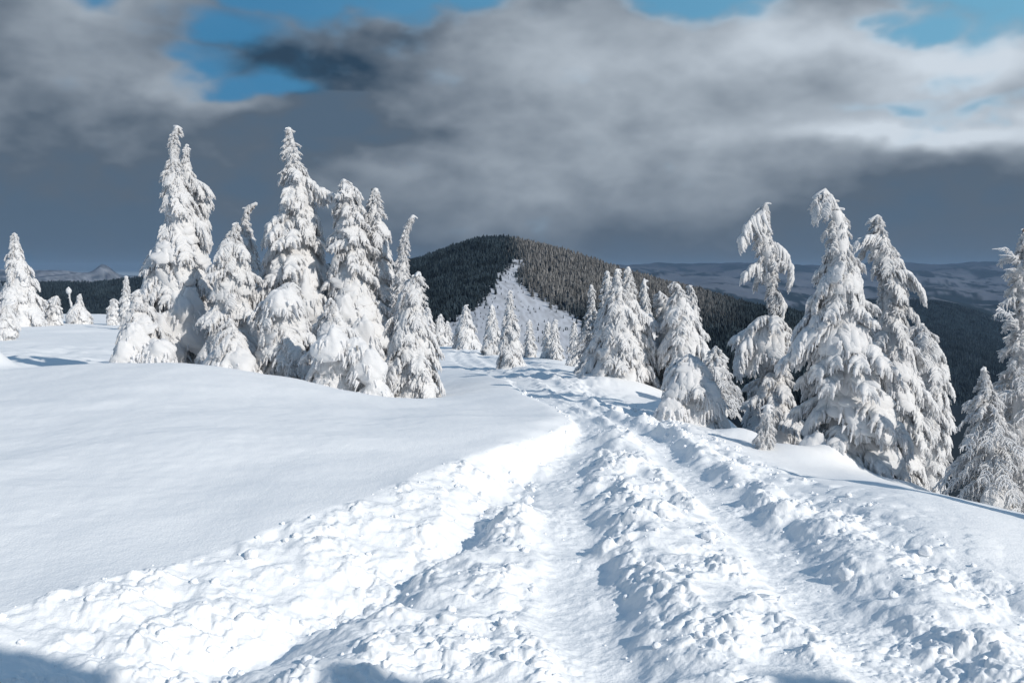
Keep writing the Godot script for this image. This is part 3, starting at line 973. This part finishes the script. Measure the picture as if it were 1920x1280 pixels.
func build_trees() -> void:
	for k in 6: boughs.append(make_bough(100 + k, 1.0 + 0.12 * (k % 3), 0.6 + 0.12 * (k % 3)))
	for k in 4: pads.append(make_pad(200 + k))
	for k in 4: tufts.append(make_tuft(300 + k))
	for k in 3: sprays.append(make_spray(400 + k))
	var left := "spruces of the left clump"
	# --- left clump, back to front
	spruce("slender spruce tip bent to the right between the two tallest trees of the left clump", 19.5, [[382, 462, 470], [410, 452, 466], [440, 447, 476], [480, 448, 487], [520, 450, 492], [600, 440, 500]], [[480, 381], [466, 384], [458, 402], [457, 440], [462, 500], [465, 690]], {"group": left})
	spruce("short second tip just right of the tallest left spruce", 18.9, [[272, 346, 353], [300, 338, 358], [335, 332, 372], [360, 335, 392], [400, 340, 388], [450, 335, 395], [520, 330, 400], [600, 330, 405]], [[350, 272], [348, 300], [352, 350], [355, 450], [355, 690]], {"group": left, "leader": 0.12, "arms": [[350, 345, 393, 352]]})
	spruce("tallest spruce at the left of the clump, its knobbly tip leaning right", 18.3, [[237, 326, 338], [265, 314, 336], [292, 318, 334], [318, 306, 342], [345, 303, 352], [380, 306, 366], [415, 318, 385], [445, 292, 390], [475, 270, 394], [510, 258, 398], [570, 262, 402], [620, 240, 402], [685, 262, 396]], [[331, 237], [322, 262], [326, 300], [324, 345], [322, 450], [330, 560], [335, 690]], {"group": left, "burden": 0.45, "leader": 0.14, "tip": 0.045, "mounds": [[300, 640, 48, 55, 0.9], [345, 600, 40, 60, 0.7]], "arms": [[326, 340, 303, 350], [330, 400, 388, 436]]})
	spruce("tall pointed spruce standing in the middle of the left clump", 18.0, [[240, 536, 548], [262, 531, 553], [290, 528, 566], [310, 533, 566], [330, 522, 580], [350, 534, 590], [375, 532, 614], [400, 522, 600], [430, 494, 602], [470, 495, 606], [500, 482, 624], [550, 476, 622], [620, 478, 610], [715, 490, 600]], [[541, 240], [546, 265], [548, 330], [552, 420], [552, 520], [550, 720]], {"group": left, "burden": 0.35, "leader": 0.12, "tip": 0.045, "mounds": [[575, 560, 34, 46, 0.8]], "arms": [[556, 360, 616, 382], [556, 320, 582, 360], [545, 420, 494, 440], [556, 450, 606, 450]]})
	spruce("spruce with a rounded pale tip right of the tallest middle one", 17.6, [[338, 638, 655], [360, 634, 675], [395, 626, 682], [425, 628, 690], [460, 622, 692], [500, 617, 698], [560, 614, 720], [620, 612, 740], [700, 630, 750]], [[645, 338], [652, 380], [658, 440], [662, 520], [668, 730]], {"group": left, "burden": 0.55, "leader": 0.08, "tip": 0.05, "mounds": [[648, 585, 26, 34, 0.7], [678, 640, 34, 44, 0.9]]})
	spruce("narrow spruce close beside the thin bent leader at the right of the clump", 17.9, [[355, 698, 710], [375, 690, 716], [410, 680, 724], [450, 682, 734], [500, 688, 738], [560, 690, 752], [640, 690, 770], [720, 690, 790]], [[704, 355], [702, 400], [706, 460], [712, 730]], {"group": left, "burden": 0.3, "leader": 0.08, "tip": 0.05})
	spruce("thin snow-crusted leader hooked to the right above the clump", 17.3, [[404, 764, 776], [440, 753, 766], [470, 745, 768], [495, 738, 766], [520, 736, 770], [580, 735, 790], [700, 735, 800]], [[775, 405], [765, 418], [759, 440], [757, 480], [756, 740]], {"group": left, "leader": 0.3, "tip": 0.04})
	spruce("mid-height ragged spruce left of the middle one", 17.1, [[418, 437, 448], [445, 420, 452], [475, 402, 468], [510, 398, 474], [560, 392, 472], [610, 384, 480], [650, 380, 492], [700, 378, 498]], [[443, 418], [438, 440], [436, 500], [436, 580], [436, 700]], {"group": left, "burden": 0.45, "leader": 0.1, "mounds": [[435, 660, 42, 40, 0.4]]})
	spruce("low snow-plastered spruce at the left foot of the clump", 16.8, [[546, 252, 264], [565, 244, 276], [600, 228, 298], [640, 216, 318], [685, 206, 330]], [[258, 546], [260, 600], [262, 690]], {"group": left, "burden": 0.8, "leader": 0.15, "tip": 0.05, "mounds": [[250, 640, 30, 38, 0.5], [240, 668, 30, 28, 0.7], [292, 664, 34, 30, 0.6]]})
	spruce("small spruce with a snow skirt below the ragged one", 15.9, [[598, 428, 438], [620, 412, 452], [655, 396, 474], [690, 380, 496], [712, 372, 506]], [[432, 598], [434, 640], [436, 715]], {"group": left, "burden": 0.6, "leader": 0.15, "mounds": [[440, 690, 46, 42, 0.25]]})
	spruce("weeping domed spruce in front of the tall middle one", 16.2, [[532, 535, 552], [545, 508, 565], [575, 484, 578], [610, 478, 590], [650, 484, 600], [690, 492, 582], [722, 505, 570]], [[545, 532], [540, 560], [535, 640], [535, 724]], {"group": left, "burden": 0.5, "leader": 0.1, "mounds": [[530, 566, 34, 26, 0.4]]})
	spruce("stout spruce with hanging boughs at the right end of the left clump", 15.3, [[512, 778, 788], [535, 752, 796], [565, 742, 800], [600, 728, 806], [650, 716, 822], [700, 710, 832], [758, 716, 834]], [[784, 513], [776, 530], [772, 600], [772, 760]], {"group": left, "burden": 0.35, "leader": 0.12, "tip": 0.05})
	spruce("squat snow-smothered spruce with round lumps, lowest in the left clump", 14.9, [[560, 612, 628], [585, 602, 640], [620, 588, 668], [660, 578, 705], [700, 570, 718], [758, 572, 736]], [[620, 560], [624, 600], [636, 680], [645, 760]], {"group": left, "burden": 0.7, "leader": 0.15, "mounds": [[622, 645, 34, 34, 0.6], [688, 690, 30, 32, 0.7], [668, 655, 26, 26, 0.6], [700, 735, 32, 24, 0.8]]})
	# --- far left, on the edge of the plateau
	var plain := "small trees at the far edge of the plateau"
	spruce("pointed snowy spruce standing alone at the far left of the plateau", 46.0, [[437, 22, 32], [465, 18, 40], [490, 12, 46], [500, 14, 58], [540, 2, 68], [570, -4, 80], [598, -8, 92]], [[26, 437], [31, 470], [36, 540], [40, 600]], {"group": plain, "burden": 0.4, "leader": 0.1, "tip": 0.06})
	spruce("half-seen snowy spruce cut by the left picture edge", 47.0, [[515, -14, -4], [545, -22, 6], [598, -34, 14]], [[-8, 515], [-8, 600]], {"group": plain, "burden": 0.5})
	spruce("low flat-topped snow bush right of the lone far-left spruce", 48.0, [[556, 98, 110], [565, 86, 110], [592, 80, 116]], [[106, 556], [100, 594]], {"group": plain, "burden": 0.7, "name": "snowy_bush", "category": "bush"})
	spruce("thin snow-crusted dead stem on the plateau rim", 52.0, [[543, 126, 131], [552, 126, 132], [560, 129, 132], [582, 130, 135]], [[128, 542], [130, 560], [134, 586]], {"group": plain, "burden": 0.0, "name": "dead_stem", "category": "dead tree", "tip": 0.05, "leader": 1.0, "bare": true})
	spruce("stubby snowy tree beside the dead stem on the plateau rim", 51.0, [[552, 146, 152], [568, 140, 156], [578, 134, 160], [590, 120, 172]], [[149, 552], [150, 590]], {"group": plain, "burden": 0.7, "tip": 0.07})
	spruce("tiny rounded snow bush on the plateau rim", 50.0, [[560, 207, 219], [575, 203, 222], [590, 200, 224]], [[213, 560], [212, 592]], {"group": plain, "burden": 0.8, "name": "snowy_bush", "category": "bush"})
	spruce("narrow snowy spruce on the rim beside the left clump", 44.0, [[518, 233, 238], [540, 229, 242], [570, 225, 245], [598, 224, 248]], [[235, 518], [236, 598]], {"group": plain, "burden": 0.5, "tip": 0.06})
	spruce("round snow-covered bush at the left picture edge of the plateau", 33.0, [[572, 4, 18], [585, -6, 28], [612, -16, 33]], [[10, 572], [8, 614]], {"group": plain, "burden": 0.95, "name": "snowy_bush", "category": "bush"})
	# --- middle distance
	var mid := "spruces beside the track in the middle distance"
	for a in [[[577, 798, 807], [600, 792, 812], [655, 785, 822]], [[590, 822, 830], [612, 814, 836], [658, 806, 848]], [[603, 836, 841], [620, 830, 846], [658, 824, 856]]]:
		var c: float = (a[0][1] + a[0][2]) * 0.5
		spruce(["leftmost of three little spruces right behind the stout clump spruce", "middle one of three little spruces behind the stout clump spruce", "shortest of three little spruces behind the stout clump spruce"][0 if c < 810 else (1 if c < 832 else 2)], 34.0 + c * 0.01, a, [[c, a[0][0]], [c + 1, 660]], {"group": mid, "tip": 0.06})
	spruce("conical small spruce left of the track, nearest the dark hill foot", 36.0, [[573, 869, 877], [600, 860, 886], [630, 852, 896], [655, 846, 906]], [[873, 573], [874, 600], [876, 658]], {"group": mid, "tip": 0.06})
	spruce("slim grey small spruce behind the pointed one by the track", 33.0, [[572, 919, 926], [600, 912, 932], [635, 905, 940], [668, 902, 946]], [[922, 572], [924, 670]], {"group": mid, "tip": 0.06})
	spruce("tall pointed small spruce standing by itself at the track's left edge", 25.0, [[545, 953, 960], [580, 946, 966], [615, 940, 974], [650, 935, 982], [690, 930, 990]], [[956, 545], [956, 600], [960, 694]], {"group": mid, "tip": 0.045, "mounds": [[962, 692, 26, 12, 0.2]]})
	spruce("small spruce right behind the pointed one at the track's left edge", 30.0, [[600, 988, 996], [625, 984, 1001], [675, 978, 1010]], [[992, 600], [993, 678]], {"group": mid, "tip": 0.05})
	spruce("left of a pair of small spruces beyond the track bend", 29.0, [[604, 1024, 1031], [630, 1018, 1036], [678, 1012, 1044]], [[1027, 604], [1028, 682]], {"group": mid, "tip": 0.05})
	spruce("right of a pair of small spruces beyond the track bend", 28.5, [[600, 1036, 1043], [630, 1031, 1050], [682, 1028, 1060]], [[1040, 600], [1043, 684]], {"group": mid, "tip": 0.05})
	spruce("slim small spruce left of the thin twiggy one", 26.0, [[605, 1073, 1080], [635, 1068, 1086], [685, 1060, 1096]], [[1077, 605], [1078, 688]], {"group": mid, "tip": 0.05})
	spruce("twiggy spruce with a bare spike, left of the three-tipped spruce", 21.5, [[535, 1106, 1112], [553, 1102, 1118], [570, 1104, 1116], [600, 1096, 1128], [640, 1086, 1136], [692, 1078, 1145]], [[1108, 534], [1111, 570], [1113, 640], [1114, 695]], {"group": mid, "kind": "spray", "burden": 0.1, "leader": 0.3, "tip": 0.03})
	spruce("left tip of the three-tipped spruce, leaning left", 19.3, [[510, 1136, 1143], [530, 1130, 1148], [560, 1126, 1156], [620, 1112, 1180], [700, 1100, 1190]], [[1139, 510], [1143, 560], [1150, 735]], {"group": mid, "tip": 0.045, "leader": 0.12})
	spruce("slender spruce tip right behind the three-tipped spruce", 20.5, [[527, 1204, 1211], [550, 1200, 1216], [580, 1200, 1222], [620, 1196, 1234], [700, 1190, 1240]], [[1208, 527], [1210, 580], [1212, 720]], {"group": mid, "tip": 0.045})
	spruce("broad three-tipped spruce with sweeping boughs right of the track", 18.6, [[502, 1172, 1182], [520, 1168, 1186], [545, 1152, 1192], [575, 1130, 1204], [610, 1118, 1222], [650, 1104, 1238], [690, 1092, 1242], [720, 1084, 1238], [748, 1076, 1228]], [[1177, 502], [1176, 540], [1166, 620], [1162, 750]], {"group": mid, "burden": 0.4, "tip": 0.045, "leader": 0.1, "mounds": [[1120, 722, 36, 24, 0.3]], "arms": [[1162, 652, 1080, 738], [1164, 640, 1236, 690], [1170, 570, 1222, 630]]})
	spruce("middle tip of the three-tipped spruce, standing upright", 18.3, [[506, 1153, 1163], [530, 1148, 1168], [560, 1138, 1178], [600, 1128, 1196], [660, 1120, 1200]], [[1158, 506], [1159, 560], [1160, 750]], {"group": mid, "burden": 0.3, "tip": 0.045, "leader": 0.1})
	spruce("spruce with a forked bent tip behind the buried mound spruce", 18.8, [[548, 1234, 1248], [560, 1230, 1258], [585, 1232, 1264], [620, 1228, 1280], [700, 1226, 1290]], [[1236, 548], [1246, 556], [1252, 600], [1258, 720]], {"group": mid, "burden": 0.3, "tip": 0.04})
	spruce("spruce leaning left with a drooping tip, above the buried mound spruce", 18.2, [[528, 1262, 1276], [545, 1260, 1284], [575, 1250, 1300], [610, 1244, 1318], [650, 1240, 1332], [700, 1238, 1344], [735, 1240, 1345]], [[1262, 530], [1272, 536], [1280, 570], [1286, 640], [1288, 738]], {"group": mid, "burden": 0.5, "tip": 0.045, "leader": 0.12})
	spruce("narrow twiggy spruce just right of the left-leaning one", 18.9, [[536, 1290, 1300], [560, 1288, 1308], [600, 1284, 1316], [650, 1290, 1332], [720, 1290, 1350]], [[1294, 536], [1300, 580], [1306, 720]], {"group": mid, "tip": 0.04})
	spruce("low fan of rimed twigs behind the buried mound spruce", 16.2, [[650, 1338, 1346], [670, 1322, 1362], [710, 1310, 1374], [770, 1300, 1384]], [[1342, 650], [1340, 700], [1338, 790]], {"group": mid, "kind": "spray", "burden": 0.15, "tip": 0.03})
	spruce("small spruce buried in a smooth snow mound right of the track", 12.7, [[664, 1278, 1312], [680, 1262, 1328], [705, 1248, 1346], [740, 1238, 1362], [775, 1232, 1368], [802, 1230, 1368]], [[1294, 668], [1298, 710], [1302, 806]], {"group": mid, "burden": 0.8, "dense": 1.1, "core": 0.66, "leader": 0.05, "tip": 0.04, "mounds": [[1292, 712, 34, 44, 0.1], [1262, 770, 32, 34, 0.35], [1328, 748, 26, 34, 0.3]]})
	# --- right
	var right := "tall spruces on the right"
	spruce("rearmost spruce on the right slope with rounded drooping sides", 13.6, [[608, 1718, 1738], [630, 1700, 1760], [660, 1694, 1782], [700, 1690, 1794], [750, 1690, 1796], [810, 1690, 1790], [870, 1700, 1780]], [[1726, 608], [1738, 640], [1742, 740], [1740, 880]], {"group": right, "trim": 0.82, "burden": 0.25, "leader": 0.08})
	spruce("spruce right behind the biggest one, an arm reaching out to the right", 12.7, [[404, 1636, 1658], [425, 1634, 1664], [455, 1612, 1678], [485, 1618, 1694], [515, 1640, 1704], [535, 1648, 1728], [560, 1640, 1700], [610, 1632, 1716], [660, 1630, 1738], [720, 1632, 1752], [780, 1640, 1760], [880, 1650, 1745]], [[1634, 414], [1648, 404], [1656, 440], [1662, 520], [1672, 640], [1682, 905]], {"group": right, "trim": 0.82, "burden": 0.25, "leader": 0.06, "tip": 0.036, "arms": [[1662, 512, 1730, 540], [1656, 450, 1608, 446], [1664, 480, 1696, 488], [1672, 570, 1712, 600]]})
	spruce("gaunt narrow spruce with a bare stem section and a lopsided tip", 13.2, [[382, 1430, 1440], [400, 1412, 1444], [430, 1403, 1446], [455, 1406, 1458], [475, 1412, 1468], [495, 1420, 1484], [508, 1432, 1476], [518, 1404, 1462], [535, 1432, 1460], [560, 1434, 1472], [582, 1440, 1468], [600, 1440, 1458], [618, 1400, 1492], [645, 1380, 1496], [668, 1384, 1486], [690, 1420, 1490], [740, 1396, 1502], [800, 1384, 1512]], [[1437, 382], [1438, 440], [1446, 520], [1450, 620], [1450, 815]], {"group": right, "trim": 0.82, "burden": 0.15, "leader": 0.06, "tip": 0.03, "arms": [[1442, 496, 1402, 522], [1444, 455, 1490, 514], [1450, 606, 1380, 672], [1438, 398, 1404, 456], [1448, 540, 1476, 582]]})
	var biggest := spruce("biggest snow-laden spruce on the right, its tip curled to the left", 11.6, [[358, 1530, 1562], [385, 1526, 1580], [410, 1546, 1592], [440, 1540, 1600], [475, 1538, 1604], [505, 1530, 1622], [545, 1512, 1630], [580, 1500, 1632], [620, 1488, 1650], [660, 1480, 1682], [710, 1480, 1702], [770, 1490, 1722], [830, 1500, 1712], [905, 1506, 1690]], [[1530, 384], [1534, 366], [1548, 358], [1570, 392], [1578, 460], [1580, 560], [1590, 700], [1596, 912]], {"group": right, "trim": 0.82, "burden": 0.42, "leader": 0.08, "tip": 0.045, "mounds": [[1535, 840, 34, 34, 0.35]], "arms": [[1548, 372, 1527, 392], [1584, 620, 1672, 700], [1578, 480, 1620, 540]]})
	spruce("little snow-crusted spruce in front of the gaunt one", 10.9, [[760, 1430, 1444], [790, 1418, 1456], [815, 1410, 1458], [862, 1406, 1450]], [[1438, 760], [1434, 810], [1430, 866]], {"group": right, "trim": 0.82, "burden": 0.4, "leader": 0.15})
	spruce("open-branched rimed spruce cut by the right picture edge", 10.6, [[430, 1912, 1926], [470, 1900, 1940], [500, 1872, 1960], [535, 1884, 1956], [560, 1880, 1962], [580, 1906, 1936], [610, 1880, 1962], [660, 1878, 1970], [710, 1862, 1990], [760, 1830, 2010], [820, 1806, 2030], [880, 1794, 2040], [940, 1800, 2050]], [[1918, 430], [1916, 500], [1914, 640], [1912, 950]], {"group": right, "trim": 0.82, "kind": "spray", "burden": 0.04, "leader": 0.5, "tip": 0.02, "dense": 0.8, "arms": [[1916, 530, 1867, 486], [1916, 548, 1884, 516], [1914, 560, 1880, 584], [1914, 660, 1864, 600], [1912, 840, 1800, 920]]})
	spruce("low rimed spruce spreading at the foot of the right-edge one", 10.2, [[690, 1845, 1852], [730, 1830, 1870], [790, 1806, 1900], [850, 1790, 1920], [940, 1790, 1940]], [[1848, 690], [1854, 760], [1866, 950]], {"group": right, "trim": 0.82, "kind": "spray", "burden": 0.08, "leader": 0.2, "tip": 0.025})
	# those whose shadows reach into the picture
	spruce("spruce outside the right picture edge that shades the slope", 6.6, [[430, 2440, 2460], [600, 2380, 2520], [800, 2320, 2580], [1020, 2300, 2600]], [[2450, 430], [2450, 1060]], {"group": right, "trim": 0.82})
	var k := 0
	for a in [[4.6, 1.3, 1.65, "tall spruce behind the viewer's right shoulder, nearest the track"], [6.9, 2.0, 1.68, "tall spruce behind the viewer to the right, farthest from the track"], [5.7, 2.3, 1.6, "tall spruce behind the viewer to the right, between its two neighbours"]]:
		var c: Node3D = biggest.duplicate()
		c.name = numbered("snowy_spruce")
		add_child(c)
		c.position = Vector3(a[0], ground_at(a[0], -a[1]) - 0.1, a[1])
		c.rotation.y = 1.3 + 1.9 * k
		c.scale = Vector3.ONE * a[2]
		tag(c, a[3], "spruce tree", right)
		k += 1

func build_clods() -> void:
	var kinds: Array[ArrayMesh] = []
	for k in 4:
		var s := shape()
		s.blob(Vector3(k * 3.0, 0, 0), Basis.from_scale(Vector3(1.0, 0.8, 0.9)), 16, 11, Color(0.86, 0.875, 0.9), 0.28, 1.1)
		for j in s.v.size(): s.v[j] -= Vector3(k * 3.0, 0, 0)
		kinds.append(s.mesh(snow))
	rng.seed = 5
	var labels := ["egg-shaped clod of snow on the ridge left of the main rut", "round clod of snow in the middle of the churned track", "snow clod sticking up on the right berm beyond the bend", "small clod of snow rolled out beside the right berm", "flat clod of snow lying right of the berm, farthest out", "snow ball at the foot of the right rut's bank", "clod of snow on the middle ridge before the smooth right rut", "small clod of snow half sunk beside the main rut", "rounded clod on the left bank's rim"]
	var where := [[988, 945, 0.055], [1245, 968, 0.05], [1160, 772, 0.06], [1712, 1042, 0.035], [1738, 1038, 0.04], [1588, 1082, 0.05], [1205, 920, 0.045], [1330, 1010, 0.05], [470, 1045, 0.04]]
	for k in where.size():
		var w: Array = where[k]
		var d := EYE / -rise(w[1])
		for n in 12:
			near_land.begin_row(d)
			track_row(d)
			var y := snow_height(side(w[0], w[1]) * d, d, true)
			d = lerpf(d, (EYE - y) / -rise(w[1]), 0.7)
		near_land.begin_row(d)
		track_row(d)
		var x := side(w[0], w[1]) * d
		var o := solid(numbered("snow_clod"), kinds[k % 4])
		o.position = Vector3(x, snow_height(x, d, true) + w[2] * 0.35, -d)
		o.basis = Basis(Vector3.UP, rng.randf() * TAU) * Basis.from_scale(Vector3.ONE * w[2])
		tag(o, labels[k], "snow clod", "snow clods along the track")
	# the crumbs that nobody could count
	var places := []
	while places.size() < 1100:
		var d := rng.randf_range(3.6, 15.0)
		near_land.begin_row(d)
		track_row(d)
		for n in 8:
			var x := rng.randf_range(lane_x[0] - 0.05, lane_x[7] + 0.35)
			var q := pow(rng.randf(), 3.0)
			if minf(absf(x - lane_x[3]), absf(x - lane_x[5])) < 0.2 and q > 0.1: continue
			var r := lerpf(0.006, 0.030, q)
			places.append(Transform3D(Basis(Vector3.UP, rng.randf() * TAU) * Basis(Vector3.RIGHT, rng.randf() * 0.6) * Basis.from_scale(Vector3(r, r, r)), Vector3(x, snow_height(x, d, true) + r * 0.3, -d)))
	var mm := MultiMesh.new()
	mm.transform_format = MultiMesh.TRANSFORM_3D
	mm.mesh = kinds[0]
	mm.instance_count = places.size()
	for k in places.size():
		mm.set_instance_transform(k, places[k])
	var o := MultiMeshInstance3D.new()
	o.name = "snow_crumbs"
	o.multimesh = mm
	add_child(o, true)
	tag(o, "crumbs of broken snow strewn over the churned track", "snow crumbs", "", "stuff")

# ------------------------------------------------------------------ the scene

func _ready() -> void:
	fine.seed = 3
	fine.frequency = 0.35
	fine.fractal_octaves = 3
	broad.seed = 8
	broad.frequency = 0.15
	broad.fractal_octaves = 3
	for c in [[cells, 4.3, 4], [cells_small, 10.0, 5], [cells_tiny, 24.0, 6]]:
		c[0].noise_type = FastNoiseLite.TYPE_CELLULAR
		c[0].cellular_return_type = FastNoiseLite.RETURN_DISTANCE
		c[0].cellular_distance_function = FastNoiseLite.DISTANCE_EUCLIDEAN
		c[0].frequency = c[1]
		c[0].seed = c[2]
		c[0].fractal_type = FastNoiseLite.FRACTAL_NONE

	var cam := Camera3D.new()
	cam.name = "camera"
	cam.fov = rad_to_deg(2.0 * atan(640.0 / F))
	cam.near = 0.1
	cam.far = 40000.0
	cam.position = Vector3(0, EYE, 0)
	cam.rotation.x = -PITCH
	add_child(cam)
	cam.current = true

	var env := Environment.new()
	env.background_mode = Environment.BG_SKY
	var pano := PanoramaSkyMaterial.new()
	pano.panorama = make_sky()
	env.sky = Sky.new()
	env.sky.sky_material = pano
	env.tonemap_mode = Environment.TONE_MAPPER_LINEAR
	env.tonemap_exposure = 1.1
	env.fog_enabled = true
	env.fog_density = 0.00003
	env.fog_light_color = Color(0.68, 0.83, 1.0)
	env.sdfgi_enabled = true
	env.ssao_enabled = true
	env.ssil_enabled = true
	var we := WorldEnvironment.new()
	we.name = "environment"
	we.environment = env
	add_child(we)

	var sun := DirectionalLight3D.new()
	sun.name = "sun"
	var el := deg_to_rad(29.0)
	var away := deg_to_rad(43.0)       # the shadows run to the left and away from the camera
	var towards := Vector3(-cos(away) * cos(el), -sin(el), -sin(away) * cos(el))
	sun.look_at_from_position(Vector3.ZERO, towards, Vector3.UP)
	sun.light_energy = 1.06
	sun.light_color = Color(1.0, 0.975, 0.94)
	sun.light_angular_distance = 0.5
	sun.shadow_enabled = true
	add_child(sun)

	make_materials()
	build_snow()
	build_far()
	build_trees()
	build_clods()
